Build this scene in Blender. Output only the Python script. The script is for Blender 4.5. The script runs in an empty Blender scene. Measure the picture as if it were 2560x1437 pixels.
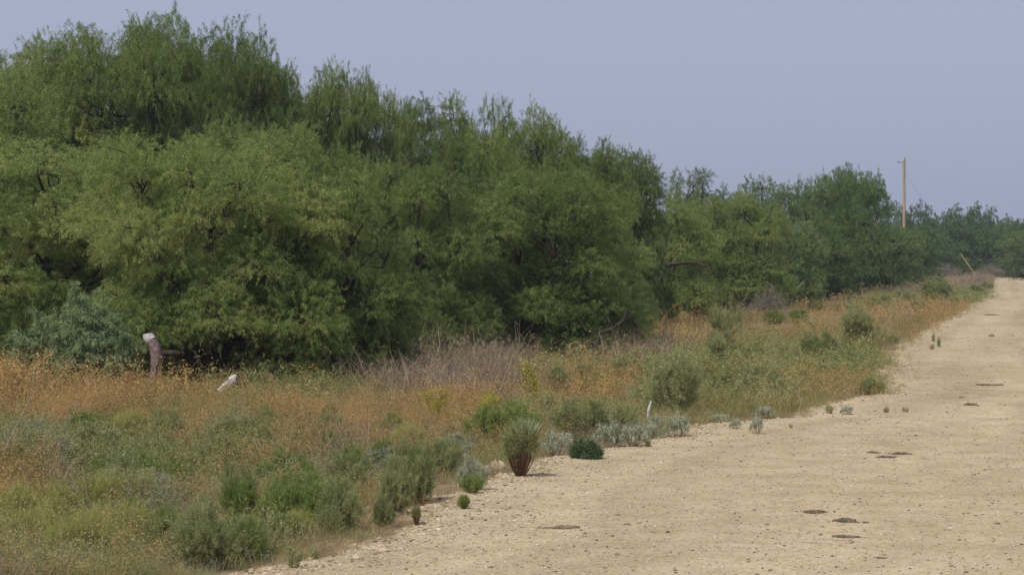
import bpy, math, random
import numpy as np
from mathutils import Vector

# ------------------------------------------------------------------ camera, world, sun
sc = bpy.context.scene
COL = sc.collection
F, EYE, HZ, CX = 6000.0, 1.7, 640.0, 1280.0          # focal length in photo pixels, eye height, horizon row
cam_d = bpy.data.cameras.new('camera'); cam = bpy.data.objects.new('camera', cam_d); COL.objects.link(cam)
cam_d.sensor_width = 36; cam_d.lens = F / 2560 * 36
cam_d.clip_start = 0.5; cam_d.clip_end = 6000
cam.location = (0, 0, EYE); cam.rotation_euler = (math.radians(90) - math.atan((718.5 - HZ) / F), 0, 0)
sc.camera = cam

SUN_EL, SUN_AZ = math.radians(54), math.radians(216)  # azimuth clockwise from +Y : behind and left of the camera
world = bpy.data.worlds.new('World'); sc.world = world; world.use_nodes = True
wn, wl = world.node_tree.nodes, world.node_tree.links
bg = wn['Background']
sky = wn.new('ShaderNodeTexSky'); sky.sky_type = 'NISHITA'; sky.sun_disc = False
sky.sun_elevation = SUN_EL; sky.sun_rotation = SUN_AZ; sky.dust_density = 4; sky.air_density = 1.0
mx = wn.new('ShaderNodeMix'); mx.data_type = 'RGBA'; mx.inputs[0].default_value = 0.78
mx.inputs[7].default_value = (4.25, 4.75, 6.45, 1)    # thin high overcast veil
wl.new(sky.outputs[0], mx.inputs[6]); wl.new(mx.outputs[2], bg.inputs[0]); bg.inputs[1].default_value = 0.10
sd = bpy.data.lights.new('sun', 'SUN'); sun = bpy.data.objects.new('sun', sd); COL.objects.link(sun)
sd.energy = 3.0; sd.angle = math.radians(7.0); sd.color = (1.0, .94, .84)
sv = Vector((math.sin(SUN_AZ) * math.cos(SUN_EL), math.cos(SUN_AZ) * math.cos(SUN_EL), math.sin(SUN_EL)))
sun.rotation_euler = sv.to_track_quat('Z', 'Y').to_euler(); sun.location = (0, 0, 60)
vs = sc.view_settings; vs.view_transform = 'Standard'; vs.look = 'None'; vs.exposure = 0; vs.gamma = 1; vs.use_curve_mapping = False
sc.cycles.max_bounces = 6; sc.cycles.diffuse_bounces = 3; sc.cycles.transmission_bounces = 4; sc.cycles.glossy_bounces = 2
sc.cycles.volume_bounces = 0

# ------------------------------------------------------------------ helpers
rng = np.random.default_rng(7)
def G(px, py):                                        # ground point seen at a photo pixel
    d = EYE * F / (py - HZ); return ((px - CX) / F * d, d)
EDGE_PX = [(600,1437),(820,1392),(950,1352),(1050,1312),(1085,1262),(1140,1228),(1240,1198),(1335,1178),(1365,1150),(1500,1128),
           (1620,1108),(1700,1088),(1760,1064),(1900,1052),(2015,1046),(2065,1012),(2215,988),(2218,945),(2222,900),
           (2265,858),(2325,820),(2400,782),(2450,750),(2478,722),(2482,697)]
EG = np.array([G(*p) for p in EDGE_PX])
EG = np.vstack([[-4.9, -2], [-2.9, 6.5], EG, [47, 230], [75, 340]])
ed_y, ed_x = EG[:, 1], EG[:, 0]
def edge(y): return np.interp(y, ed_y, ed_x)
def vnoise(x, y, s, seed=0):                          # smooth value noise, vectorised
    x = np.asarray(x, float) / s + 1000.3 + seed * 17.1; y = np.asarray(y, float) / s + 1000.7 + seed * 31.7
    xi, yi = np.floor(x), np.floor(y); fx, fy = x - xi, y - yi
    fx = fx * fx * (3 - 2 * fx); fy = fy * fy * (3 - 2 * fy)
    h = lambda a, b: (lambda v: v - np.floor(v))(np.sin(a * 127.1 + b * 311.7 + seed * 7.3) * 43758.5453)
    return (h(xi, yi) * (1 - fx) + h(xi + 1, yi) * fx) * (1 - fy) + (h(xi, yi + 1) * (1 - fx) + h(xi + 1, yi + 1) * fx) * fy
def sstep(a, b, v):
    t = np.clip((np.asarray(v, float) - a) / (b - a), 0, 1); return t * t * (3 - 2 * t)
def gz(x, y):
    x = np.asarray(x, float); y = np.asarray(y, float)
    off = edge(y) - x                                 # metres left of the road edge
    n = (vnoise(x, y, 1.7, 1) - .5) * .14 + (vnoise(x, y, .6, 2) - .5) * .06
    z = n * sstep(0.1, 1.2, off) - .03 * (1 - sstep(-.5, .3, off)) * (off > -14) * 1.0
    return z + 2.6 * sstep(260, 420, y) * sstep(900, 500, -np.abs(x) + 1200) + 6.0 * sstep(260, 420, y) * 0

def norm(v): return v / np.maximum(np.linalg.norm(v, axis=-1, keepdims=True), 1e-9)

class MB:                                             # collects faces, builds ONE mesh object
    def __init__(s): s.v, s.f, s.t, s.n = [], [], [], 0
    def add(s, v, f, t=None):
        v = np.asarray(v, float).reshape(-1, 3); f = np.asarray(f, int)
        s.v.append(v); s.f.append(f + s.n); s.n += len(v)
        s.t.append(np.full(len(v), .5) if t is None else np.broadcast_to(np.asarray(t, float), (len(v),)))
    def blades(s, B, D, L, W, t, bend=0.0):
        n = len(B); L = np.broadcast_to(L, (n,))[:, None]; W = np.broadcast_to(W, (n,))[:, None]
        side = norm(np.cross(D, rng.normal(size=(n, 3))))
        mid = B + D * L * .45; tip = B + D * L; tip[:, 2] -= (bend * L[:, 0])
        v = np.stack([B, mid + side * W * .5, tip, mid - side * W * .5], 1).reshape(-1, 3)
        s.add(v, np.arange(4 * n).reshape(n, 4), np.repeat(np.broadcast_to(t, (n,)), 4))
    def ribbons(s, P, w, t=.5):                       # P (n,k,3) polylines -> crossed thin strips
        n, k, _ = P.shape
        T = norm(P[:, -1] - P[:, 0]); a = norm(np.cross(T, rng.normal(size=(n, 3))))
        for sd_ in (a, norm(np.cross(T, a))):
            ww = (np.broadcast_to(w, (n,))[:, None] * np.linspace(1, .3, k)[None])[..., None] * .5
            V = np.stack([P + sd_[:, None] * ww, P - sd_[:, None] * ww], 2)      # n,k,2,3
            i = np.arange(n)[:, None] * (2 * k) + np.arange(k - 1)[None] * 2
            f = np.stack([i, i + 1, i + 3, i + 2], -1).reshape(-1, 4)
            s.add(V.reshape(-1, 3), f, np.repeat(np.broadcast_to(t, (n,)), 2 * k))
    def tube(s, pts, rad, sides=6, t=.5, cap=True):
        pts = np.asarray(pts, float); k = len(pts); rad = np.broadcast_to(rad, (k,))
        T = norm(np.gradient(pts, axis=0)); ref = np.array([.31, .17, .93]) if abs(T[0, 2]) < .8 else np.array([.9, .3, .1])
        a = norm(np.cross(T, ref)); b = np.cross(T, a); th = np.arange(sides) / sides * 2 * math.pi
        V = pts[:, None] + rad[:, None, None] * (np.cos(th)[None, :, None] * a[:, None] + np.sin(th)[None, :, None] * b[:, None])
        i = np.arange(k - 1)[:, None] * sides + np.arange(sides)[None]; j = np.arange(k - 1)[:, None] * sides + (np.arange(sides)[None] + 1) % sides
        s.add(V.reshape(-1, 3), np.stack([i, j, j + sides, i + sides], -1).reshape(-1, 4), t)
        if cap:
            for e, r in ((0, list(range(sides))[::-1]), (k - 1, list(range(sides)))):
                c = np.vstack([V[e], pts[e][None]]); f = [[r[q], r[(q + 1) % sides], sides] for q in range(sides)]
                s.add(c, f, t)
    def build(s, name, mat, parent=None, smooth=False, jit=0):
        if jit: s.v = [v + rng.normal(0, jit, v.shape) for v in s.v]
        me = bpy.data.meshes.new(name)
        if s.v:
            V = np.concatenate(s.v).astype(np.float32)
            tot = np.concatenate([np.full(len(f), f.shape[1]) for f in s.f]).astype(np.int32)
            idx = np.concatenate([f.ravel() for f in s.f]).astype(np.int32)
            me.vertices.add(len(V)); me.vertices.foreach_set('co', V.ravel())
            me.loops.add(len(idx)); me.loops.foreach_set('vertex_index', idx)
            me.polygons.add(len(tot))
            me.polygons.foreach_set('loop_start', np.concatenate([[0], np.cumsum(tot)[:-1]]).astype(np.int32))
            me.polygons.foreach_set('loop_total', tot)
            at = me.attributes.new('tint', 'FLOAT', 'POINT'); at.data.foreach_set('value', np.concatenate(s.t).astype(np.float32))
            me.update(calc_edges=True)
            if smooth: me.polygons.foreach_set('use_smooth', np.ones(len(tot), bool))
        me.materials.append(mat)
        o = bpy.data.objects.new(name, me); COL.objects.link(o)
        if parent: o.parent = parent
        return o

def tag(o, label=None, cat=None, group=None, kind=None):
    for k, v in (('label', label), ('category', cat), ('group', group), ('kind', kind)):
        if v: o[k] = v
    return o
def empty(name, loc, rz=0):
    o = bpy.data.objects.new(name, None); COL.objects.link(o); o.location = loc; o.rotation_euler = (0, 0, rz)
    o.empty_display_size = .2; return o
CH = {}
def part(root, o): CH.setdefault(root.name, []).append(o); o.parent = root
USED = set()
def place(proto, loc, rz, scale, label, group=None, lean=(0, 0), name=None):
    if proto.name not in USED: r = proto; USED.add(proto.name)
    else:
        r = proto.copy(); COL.objects.link(r)
        for ch in CH[proto.name]:
            c = ch.copy(); COL.objects.link(c); c.parent = r
    r.location = loc; r.rotation_euler = (lean[0], lean[1], rz); r.scale = scale; r['label'] = label
    if group: r['group'] = group
    return r

# ------------------------------------------------------------------ materials
def newmat(name):
    m = bpy.data.materials.new(name); m.use_nodes = True; nt = m.node_tree; nt.nodes.clear()
    return m, nt.nodes, nt.links
def leafmat(name, stops, transl=.35, noise=1.6, objvar=.12, rough=.7, spec=.02):
    m, N, L = newmat(name)
    at = N.new('ShaderNodeAttribute'); at.attribute_name = 'tint'
    tc = N.new('ShaderNodeTexCoord'); nz = N.new('ShaderNodeTexNoise'); nz.inputs['Scale'].default_value = noise; nz.inputs['Detail'].default_value = 2
    L.new(tc.outputs['Object'], nz.inputs['Vector'])
    oi = N.new('ShaderNodeObjectInfo')
    a = N.new('ShaderNodeMath'); a.operation = 'MULTIPLY_ADD'; L.new(nz.outputs['Fac'], a.inputs[0]); a.inputs[1].default_value = .9; a.inputs[2].default_value = -.45
    b = N.new('ShaderNodeMath'); b.operation = 'ADD'; L.new(at.outputs['Fac'], b.inputs[0]); L.new(a.outputs[0], b.inputs[1])
    c = N.new('ShaderNodeMath'); c.operation = 'MULTIPLY_ADD'; L.new(oi.outputs['Random'], c.inputs[0]); c.inputs[1].default_value = objvar * 2; c.inputs[2].default_value = -objvar
    d = N.new('ShaderNodeMath'); d.operation = 'ADD'; L.new(b.outputs[0], d.inputs[0]); L.new(c.outputs[0], d.inputs[1])
    r = N.new('ShaderNodeValToRGB'); L.new(d.outputs[0], r.inputs[0])
    while len(r.color_ramp.elements) < len(stops): r.color_ramp.elements.new(.5)
    for e, (p, col) in zip(r.color_ramp.elements, stops): e.position = p; e.color = (*col, 1)
    df = N.new('ShaderNodeBsdfDiffuse'); tr = N.new('ShaderNodeBsdfTranslucent')
    L.new(r.outputs[0], df.inputs[0]); L.new(r.outputs[0], tr.inputs[0])
    mi = N.new('ShaderNodeMixShader'); mi.inputs[0].default_value = transl; L.new(df.outputs[0], mi.inputs[1]); L.new(tr.outputs[0], mi.inputs[2])
    out = N.new('ShaderNodeOutputMaterial'); L.new(mi.outputs[0], out.inputs[0])
    return m
def matte(name, stops, scale=8, bump=.3, rough=.95, coord='Object', stretch=(1, 1, 1)):
    m, N, L = newmat(name)
    tc = N.new('ShaderNodeTexCoord'); mp = N.new('ShaderNodeMapping'); mp.inputs['Scale'].default_value = stretch
    L.new(tc.outputs[coord], mp.inputs[0])
    nz = N.new('ShaderNodeTexNoise'); nz.inputs['Scale'].default_value = scale; nz.inputs['Detail'].default_value = 6; L.new(mp.outputs[0], nz.inputs['Vector'])
    at = N.new('ShaderNodeAttribute'); at.attribute_name = 'tint'
    a = N.new('ShaderNodeMath'); a.operation = 'MULTIPLY_ADD'; L.new(nz.outputs['Fac'], a.inputs[0]); a.inputs[1].default_value = 1.2; a.inputs[2].default_value = -.6
    b = N.new('ShaderNodeMath'); b.operation = 'ADD'; L.new(at.outputs['Fac'], b.inputs[0]); L.new(a.outputs[0], b.inputs[1])
    r = N.new('ShaderNodeValToRGB'); L.new(b.outputs[0], r.inputs[0])
    while len(r.color_ramp.elements) < len(stops): r.color_ramp.elements.new(.5)
    for e, (p, col) in zip(r.color_ramp.elements, stops): e.position = p; e.color = (*col, 1)
    bs = N.new('ShaderNodeBsdfPrincipled'); bs.inputs['Roughness'].default_value = rough; bs.inputs['Specular IOR Level'].default_value = .15
    L.new(r.outputs[0], bs.inputs['Base Color'])
    if bump:
        bp = N.new('ShaderNodeBump'); bp.inputs['Strength'].default_value = bump; bp.inputs['Distance'].default_value = .01
        L.new(nz.outputs['Fac'], bp.inputs['Height']); L.new(bp.outputs[0], bs.inputs['Normal'])
    out = N.new('ShaderNodeOutputMaterial'); L.new(bs.outputs[0], out.inputs[0])
    return m
M = {}
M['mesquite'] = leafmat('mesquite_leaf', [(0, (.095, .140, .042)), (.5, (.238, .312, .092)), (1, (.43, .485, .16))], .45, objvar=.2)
M['mesq_mid'] = leafmat('darker_mesquite_leaf', [(0, (.075, .125, .042)), (.5, (.165, .24, .080)), (1, (.29, .36, .13))], .38, objvar=.2)  # darker green leaf colour for the farther mesquites
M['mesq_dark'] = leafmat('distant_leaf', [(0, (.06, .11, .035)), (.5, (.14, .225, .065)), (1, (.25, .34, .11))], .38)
M['bluegreen'] = leafmat('blue_green_leaf', [(0, (.12, .17, .075)), (.5, (.25, .335, .155)), (1, (.42, .49, .26))], .3)
M['bark'] = matte('dark_bark', [(0, (.022, .017, .013)), (.5, (.055, .043, .034)), (1, (.12, .10, .085))], 14, .8, stretch=(1, 1, .25))
M['twig_grey'] = matte('grey_dead_wood', [(0, (.15, .125, .095)), (1, (.40, .35, .28))], 10, .2)

# ------------------------------------------------------------------ ground, road
def sheet(name, xs_fn, ys, nx, zf, mat, u0=0, u1=1, tint=None):
    mb = MB(); U = np.linspace(u0, u1, nx) if np.isscalar(nx) else np.asarray(nx); nx = len(U)
    Y = np.repeat(ys, nx).reshape(len(ys), nx); X = xs_fn(Y, U[None]); Z = zf(X, Y)
    i = (np.arange(len(ys) - 1)[:, None] * nx + np.arange(nx - 1)[None])
    mb.add(np.stack([X, Y, Z], -1).reshape(-1, 3), np.stack([i, i + 1, i + 1 + nx, i + nx], -1).reshape(-1, 4), ((X - edge(Y)) / 11).ravel())
    return mb.build(name, mat, smooth=True)

def soil_mat():
    m, N, L = newmat('verge_soil')
    tc = N.new('ShaderNodeTexCoord')
    n1 = N.new('ShaderNodeTexNoise'); n1.inputs['Scale'].default_value = .9; n1.inputs['Detail'].default_value = 5; L.new(tc.outputs['Object'], n1.inputs['Vector'])
    n2 = N.new('ShaderNodeTexNoise'); n2.inputs['Scale'].default_value = 45; n2.inputs['Detail'].default_value = 4; L.new(tc.outputs['Object'], n2.inputs['Vector'])
    r = N.new('ShaderNodeValToRGB'); L.new(n1.outputs['Fac'], r.inputs[0])
    r.color_ramp.elements[0].position = .35; r.color_ramp.elements[0].color = (.17, .125, .07, 1)
    r.color_ramp.elements[1].position = .65; r.color_ramp.elements[1].color = (.40, .31, .20, 1)
    mx = N.new('ShaderNodeMix'); mx.data_type = 'RGBA'; mx.blend_type = 'MULTIPLY'; mx.inputs[0].default_value = .8
    r2 = N.new('ShaderNodeValToRGB'); L.new(n2.outputs['Fac'], r2.inputs[0]); r2.color_ramp.elements[0].color = (.45, .42, .4, 1); r2.color_ramp.elements[0].position = .3; r2.color_ramp.elements[1].position = .7
    L.new(r.outputs[0], mx.inputs[6]); L.new(r2.outputs[0], mx.inputs[7])
    bs = N.new('ShaderNodeBsdfDiffuse'); L.new(mx.outputs[2], bs.inputs[0])
    out = N.new('ShaderNodeOutputMaterial'); L.new(bs.outputs[0], out.inputs[0]); return m
def road_mat():
    m, N, L = newmat('caliche_gravel')
    geo = N.new('ShaderNodeNewGeometry')
    def nz(s, d=5):
        n = N.new('ShaderNodeTexNoise'); n.inputs['Scale'].default_value = s; n.inputs['Detail'].default_value = d; L.new(geo.outputs['Position'], n.inputs['Vector']); return n
    def ramp(src, st):
        r = N.new('ShaderNodeValToRGB'); L.new(src, r.inputs[0])
        while len(r.color_ramp.elements) < len(st): r.color_ramp.elements.new(.5)
        for e, (p, c) in zip(r.color_ramp.elements, st): e.position = p; e.color = (*c, 1)
        return r
    def mul(a, b, f):
        x = N.new('ShaderNodeMix'); x.data_type = 'RGBA'; x.blend_type = 'MULTIPLY'; x.inputs[0].default_value = f; L.new(a, x.inputs[6]); L.new(b, x.inputs[7]); return x.outputs[2]
    big = ramp(nz(.22, 4).outputs['Fac'], [(.3, (.475, .388, .252)), (.7, (.575, .48, .325))])
    med = ramp(nz(2.2, 6).outputs['Fac'], [(.32, (.80, .77, .73)), (.6, (1, 1, 1))])
    fine = ramp(nz(34, 4).outputs['Fac'], [(.30, (.62, .57, .52)), (.46, (.93, .92, .90)), (.68, (1, 1, 1)), (.8, (1.25, 1.25, 1.25))])
    vo = N.new('ShaderNodeTexVoronoi'); vo.inputs['Scale'].default_value = 26; L.new(geo.outputs['Position'], vo.inputs['Vector'])
    vr = ramp(vo.outputs['Color'], [(0, (.80, .77, .74)), (.25, (1, 1, 1)), (1, (1.06, 1.06, 1.06))])
    at = N.new('ShaderNodeAttribute'); at.attribute_name = 'tint'
    sx = N.new('ShaderNodeSeparateXYZ'); L.new(geo.outputs['Position'], sx.inputs[0])
    cb = N.new('ShaderNodeCombineXYZ'); m1 = N.new('ShaderNodeMath'); m1.operation = 'MULTIPLY'; L.new(at.outputs['Fac'], m1.inputs[0]); m1.inputs[1].default_value = 13
    m2 = N.new('ShaderNodeMath'); m2.operation = 'MULTIPLY'; L.new(sx.outputs['Y'], m2.inputs[0]); m2.inputs[1].default_value = .05
    L.new(m1.outputs[0], cb.inputs[0]); L.new(m2.outputs[0], cb.inputs[1])
    tn = N.new('ShaderNodeTexNoise'); tn.inputs['Scale'].default_value = 1.0; tn.inputs['Detail'].default_value = 4; L.new(cb.outputs[0], tn.inputs['Vector'])
    trk = ramp(tn.outputs['Fac'], [(.35, (.86, .845, .82)), (.5, (.97, .965, .96)), (.65, (1.07, 1.07, 1.07))])
    big = type('o', (), {'outputs': [mul(big.outputs[0], trk.outputs[0], 1)]})
    c = mul(mul(mul(big.outputs[0], med.outputs[0], .8), fine.outputs[0], .9), vr.outputs[0], .7)
    bs = N.new('ShaderNodeBsdfDiffuse'); L.new(c, bs.inputs[0])
    bp = N.new('ShaderNodeBump'); bp.inputs['Strength'].default_value = .7; bp.inputs['Distance'].default_value = .012
    L.new(vo.outputs['Distance'], bp.inputs['Height']); L.new(bp.outputs[0], bs.inputs['Normal'])
    out = N.new('ShaderNodeOutputMaterial'); L.new(bs.outputs[0], out.inputs[0]); return m
M['soil'] = soil_mat(); M['road'] = road_mat()

ys = np.concatenate([np.linspace(-30, 8, 12), np.linspace(8.2, 60, 300), np.linspace(61, 260, 120), np.linspace(265, 3000, 60)])
us = np.concatenate([-np.geomspace(1500, 13, 20), np.linspace(-12.8, 12.8, 150), np.geomspace(13, 1500, 20)])
sheet('ground', lambda Y, U: edge(np.clip(Y, -2, 340)) + U, ys, us, gz, M['soil'])['kind'] = 'structure'
RW = 11.0
def rz(X, Y):
    u = X - edge(Y)
    wob = (vnoise(Y * 0, Y, .35, 5) - .5) * .25 + (vnoise(Y * 0 + 3, Y, .12, 6) - .5) * .1
    e = sstep(-.70, .15, u + wob * 1.3) * sstep(-RW - .1, -RW + .6, -u)
    berm = .045 * np.exp(-((u + wob - .12) / .22) ** 2) * vnoise(X, Y, .5, 8)
    return -.07 + .085 * e + berm * .25 + (vnoise(X, Y, 1.6, 3) - .5) * .010 + (vnoise(X, Y, .31, 4) - .5) * .003 + (vnoise(X, Y, .09, 9) - .5) * .005
ysr = np.concatenate([np.linspace(2, 10, 30), np.linspace(10.03, 40, 900), np.linspace(40.2, 120, 300), np.linspace(120.5, 186, 90)])
usr = np.concatenate([np.linspace(-.9, .6, 34), np.linspace(.65, RW - .5, 150), np.linspace(RW - .4, RW + .3, 8)])
sheet('gravel_road', lambda Y, U: edge(Y) + U, ysr, usr, rz, M['road'])['kind'] = 'structure'

# loose stones on the road
t_ = (1 + 5 ** .5) / 2
ICO = norm(np.array([(-1, t_, 0), (1, t_, 0), (-1, -t_, 0), (1, -t_, 0), (0, -1, t_), (0, 1, t_), (0, -1, -t_), (0, 1, -t_), (t_, 0, -1), (t_, 0, 1), (-t_, 0, -1), (-t_, 0, 1)]))
ICF = np.array([(0, 11, 5), (0, 5, 1), (0, 1, 7), (0, 7, 10), (0, 10, 11), (1, 5, 9), (5, 11, 4), (11, 10, 2), (10, 7, 6), (7, 1, 8), (3, 9, 4), (3, 4, 2), (3, 2, 6), (3, 6, 8), (3, 8, 9), (4, 9, 5), (2, 4, 11), (6, 2, 10), (8, 6, 7), (9, 8, 1)])
def stones(mb, x, y, z, size, tint, flat=.55):
    n = len(x); V = ICO[None] * (1 + rng.uniform(-.28, .28, (n, 12, 1)))
    V = V * (size[:, None, None] * rng.uniform(.7, 1.3, (n, 1, 3)) * np.array([1, 1, flat]))
    a = rng.uniform(0, 6.28, n); c, s = np.cos(a)[:, None], np.sin(a)[:, None]
    V = np.stack([V[..., 0] * c - V[..., 1] * s, V[..., 0] * s + V[..., 1] * c, V[..., 2]], -1) + np.stack([x, y, z], -1)[:, None]
    mb.add(V.reshape(-1, 3), (ICF[None] + np.arange(n)[:, None, None] * 12).reshape(-1, 3), np.repeat(tint, 12))
M['stone'] = matte('pale_limestone', [(0, (.16, .115, .075)), (.35, (.38, .29, .185)), (.7, (.55, .445, .31)), (1, (.70, .61, .48))], 20, 0)
mb = MB()
n = 75000; y = 11.5 / (1 - rng.uniform(0, .93, n)); u = rng.uniform(-.2, 1, n) ** 1
u = np.where(rng.random(n) < .25, rng.exponential(.5, n) - .5, rng.uniform(-.1, RW, n)); x = edge(y) + u
keep = (x < .25 * y + 1) & (y < 170); x, y, u = x[keep], y[keep], u[keep]
size = (.0026 + .0019 * rng.exponential(1, len(x)).clip(0, 5.0)) * (1 + (y / 70)); size = np.where(u < .35, size * 1.3, size)
stones(mb, x, y, rz(x, y) + size * .15, size, np.clip(rng.normal(.55, .20, len(x)) - .5 * (rng.random(len(x)) < .22), 0, 1))
tag(mb.build('gravel_stones', M['stone']), 'loose pale limestone gravel strewn over the dirt road', 'gravel', kind='stuff')

# ------------------------------------------------------------------ foliage machinery
def shoots(leaf, twig, S, D, l, droop, nodes, per, LL, LW, tint, a=(.6, .35, .75), bend=.15, tw=.005, t0=.12):
    n = len(S); l = np.broadcast_to(l, (n,)); t = np.linspace(t0, 1, nodes)
    dn = np.array([0, 0, -1.0]); droop = np.broadcast_to(droop, (n,))
    pos = lambda tt: S[:, None] + D[:, None] * (l[:, None] * tt[None])[..., None] + dn * (droop[:, None] * l[:, None] * tt[None] ** 2)[..., None]
    P = pos(t); T = norm(D[:, None] + 2 * dn * (droop[:, None] * t[None])[..., None])
    B = np.repeat(P.reshape(-1, 3), per, 0); TT = np.repeat(T.reshape(-1, 3), per, 0); m = len(B)
    dd = norm(rng.normal(size=(m, 3)) * a[0] + TT * a[1] + dn * a[2])
    tn = np.repeat(np.broadcast_to(tint, (n,)), nodes * per) + rng.normal(0, .10, m)
    leaf.blades(B + rng.normal(size=(m, 3)) * .01, dd, rng.uniform(.6, 1.2, m) * LL, rng.uniform(.7, 1.2, m) * LW, np.clip(tn, 0, 1), bend)
    if twig is not None: twig.ribbons(pos(np.linspace(0, 1, 4)), tw, .3)
def crook(a, b, k, amp, r0, r1):
    a, b = np.asarray(a, float), np.asarray(b, float); t = np.linspace(0, 1, k)[:, None]
    P = a + (b - a) * t; L = np.linalg.norm(b - a)
    P[1:-1] += rng.normal(size=(k - 2, 3)) * amp * L; P[:, 2] += np.sin(t[:, 0] * math.pi) * L * .12
    return P, np.linspace(r0, r1, k)
def rsph(n): return norm(rng.normal(size=(n, 3)))

def make_tree(kind, H, R, nl, nsh, LL, LW, leafm, seed, zlo=.10, nodes=12, per=2, lobeR=(.20, .34), up=.45, lead=.04, stems=3, sparse=0, skirt=1, bark=None, droop=(.2, .7), la=(.75, .45, .35)):
    global rng
    rng = np.random.default_rng(seed)
    root = empty(kind, (0, 0, -50)); root['category'] = 'tree' if H > 2.2 else 'shrub'
    leaf, wood = MB(), MB()
    # trunk stems
    tips = []
    for i in range(stems):
        a = 6.283 * i / stems + rng.uniform(-.5, .5); b = rng.uniform(.25, .6) * R
        base = np.array([math.cos(a) * .10, math.sin(a) * .10, -.1]) * (H / 5)
        top = np.array([math.cos(a) * b, math.sin(a) * b, H * rng.uniform(.45, .62)])
        P, r = crook(base, top, 8, .06, H * .026, H * .008); wood.tube(P, r, 7, .5); tips.append(P)
    allp = np.vstack(tips)
    # lobes
    C, RR = [], []
    for i in range(nl):
        best = -1
        for _ in range(40):
            d = rsph(1)[0]; rr = rng.uniform(.15, .95) ** .5
            cc = np.array([d[0] * R * rr, d[1] * R * rr, H * (.47 + .43 * math.copysign(abs(d[2]) ** .8, d[2]) * rr)]); zz = cc[2] / H
            if math.hypot(cc[0], cc[1]) > R * (1 - max(0, (zz - .5) / .56) ** 2.6) or cc[2] < (zlo + .1) * H: continue
            q_ = min([np.linalg.norm((cc - o_) * [1, 1, 1.1]) for o_ in C] or [9])
            if q_ > best: best, c, zf = q_, cc, zz
        if skirt and i % 5 < 2:
            a = rng.uniform(0, 6.283); q = rng.uniform(.62, .95) * R; c = np.array([math.cos(a) * q, math.sin(a) * q, H * rng.uniform(.07, .26)]); zf = .2
        C.append(c); RR.append(rng.uniform(*lobeR) * R * (1.1 - .35 * max(0, zf - .5)))
    for c, r in zip(C, RR):
        q = allp[np.argmin(np.linalg.norm(allp - c, axis=1) + .6 * np.abs(allp[:, 2] - c[2] * .6))]
        P, rad = crook(q, c + rng.normal(size=3) * .1, 6, .07, H * .009, H * .0035); wood.tube(P, rad, 5, .45, cap=False)
        k = 7; e = c + rsph(k) * r * rng.uniform(.6, 1.0, (k, 1))
        for j in range(k):
            Q, rad = crook(P[rng.integers(2, 6)], e[j], 5, .09, H * .0032, H * .0012); wood.tube(Q, rad, 4, .45, cap=False)
        n = int(nsh * (r / (R * .27)) ** 2)
        d = rsph(n); d[:, 2] = np.abs(d[:, 2]) * .45 + d[:, 2] * .55; d = norm(d)
        S = c + d * (r * rng.uniform(.25, .95, (n, 1)) ** .7) * np.array([1.0, 1.0, 1.0])
        D = norm(d * .9 + rng.normal(size=(n, 3)) * .45 + np.array([0, 0, up]))
        tb = .5 + rng.normal(0, .10)
        shoots(leaf, wood if not sparse or True else None, S, D, rng.uniform(.16, .42, n) * (H / 5) ** .5, rng.uniform(*droop, n), nodes, per, LL, LW,
               np.clip(tb + rng.normal(0, .12, n), 0, 1), a=la)
        # long leader shoots breaking the outline
        m = int(n * lead * (1.6 if zf > .7 else .6)) + (lead > 0); d = rsph(m); d[:, 2] = np.abs(d[:, 2]) + .3; d = norm(d)
        shoots(leaf, wood, c + d * r * .7, norm(d * .8 + rng.normal(size=(m, 3)) * .35 + np.array([0, 0, .7])), rng.uniform(.35, .68, m) * (H / 5) ** .5, rng.uniform(.5, 1.2, m), int(nodes * 1.3), per, LL, LW, tb, a=la, tw=.007)
    tr = wood.build('trunk', bark or M['bark']); part(root, tr)
    cr = leaf.build('crown', leafm); part(root, cr)
    V_ = np.concatenate(leaf.v); root['H'] = float(np.percentile(V_[:, 2], 99.7)); root['R'] = float(np.percentile(np.hypot(V_[:, 0], V_[:, 1]), 95))
    return root

def meta(o): h, r = o['H'], o['R']; return h, r
T = {}
T['a'] = make_tree('mesquite_tree', 5.0, 2.5, 58, 235, .074, .0095, M['mesquite'], 11, per=3)
T['b'] = make_tree('mesquite_tree', 5.0, 2.5, 54, 235, .074, .0095, M['mesquite'], 12, zlo=.05, per=3)
T['c'] = make_tree('mesquite_tree', 5.0, 2.3, 50, 235, .074, .0095, M['mesquite'], 13, per=3, lobeR=(.16, .34), stems=4)
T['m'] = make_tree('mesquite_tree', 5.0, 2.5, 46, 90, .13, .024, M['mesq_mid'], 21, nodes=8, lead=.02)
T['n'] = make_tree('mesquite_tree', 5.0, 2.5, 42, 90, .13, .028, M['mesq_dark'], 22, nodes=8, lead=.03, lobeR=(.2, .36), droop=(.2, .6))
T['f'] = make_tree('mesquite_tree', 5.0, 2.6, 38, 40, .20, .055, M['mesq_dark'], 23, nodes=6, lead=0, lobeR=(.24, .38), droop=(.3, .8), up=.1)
T['s'] = make_tree('mesquite_tree', 5.0, 1.7, 16, 80, .11, .012, M['mesquite'], 24, lobeR=(.16, .30), zlo=.2, stems=2, skirt=0)
META = {k: (v['H'], v['R']) for k, v in T.items()}
for v in T.values(): del v['H']; del v['R']
def tree(k, cx, yb, top, hw, label, group='mesquite trees along the verge', depth=None, rzv=None, wf=1.0):
    d = depth or EYE * F / (yb - HZ)
    x = (cx - CX) / F * d; z = float(gz(x, d)); H = (HZ - top) / F * d + EYE - z; R = hw / F * d
    h, r = META[k]; s = R / r
    return place(T[k], (x, d, z), random.uniform(0, 6.28) if rzv is None else rzv, (s, s, H / h), label, group)
random.seed(4)
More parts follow.
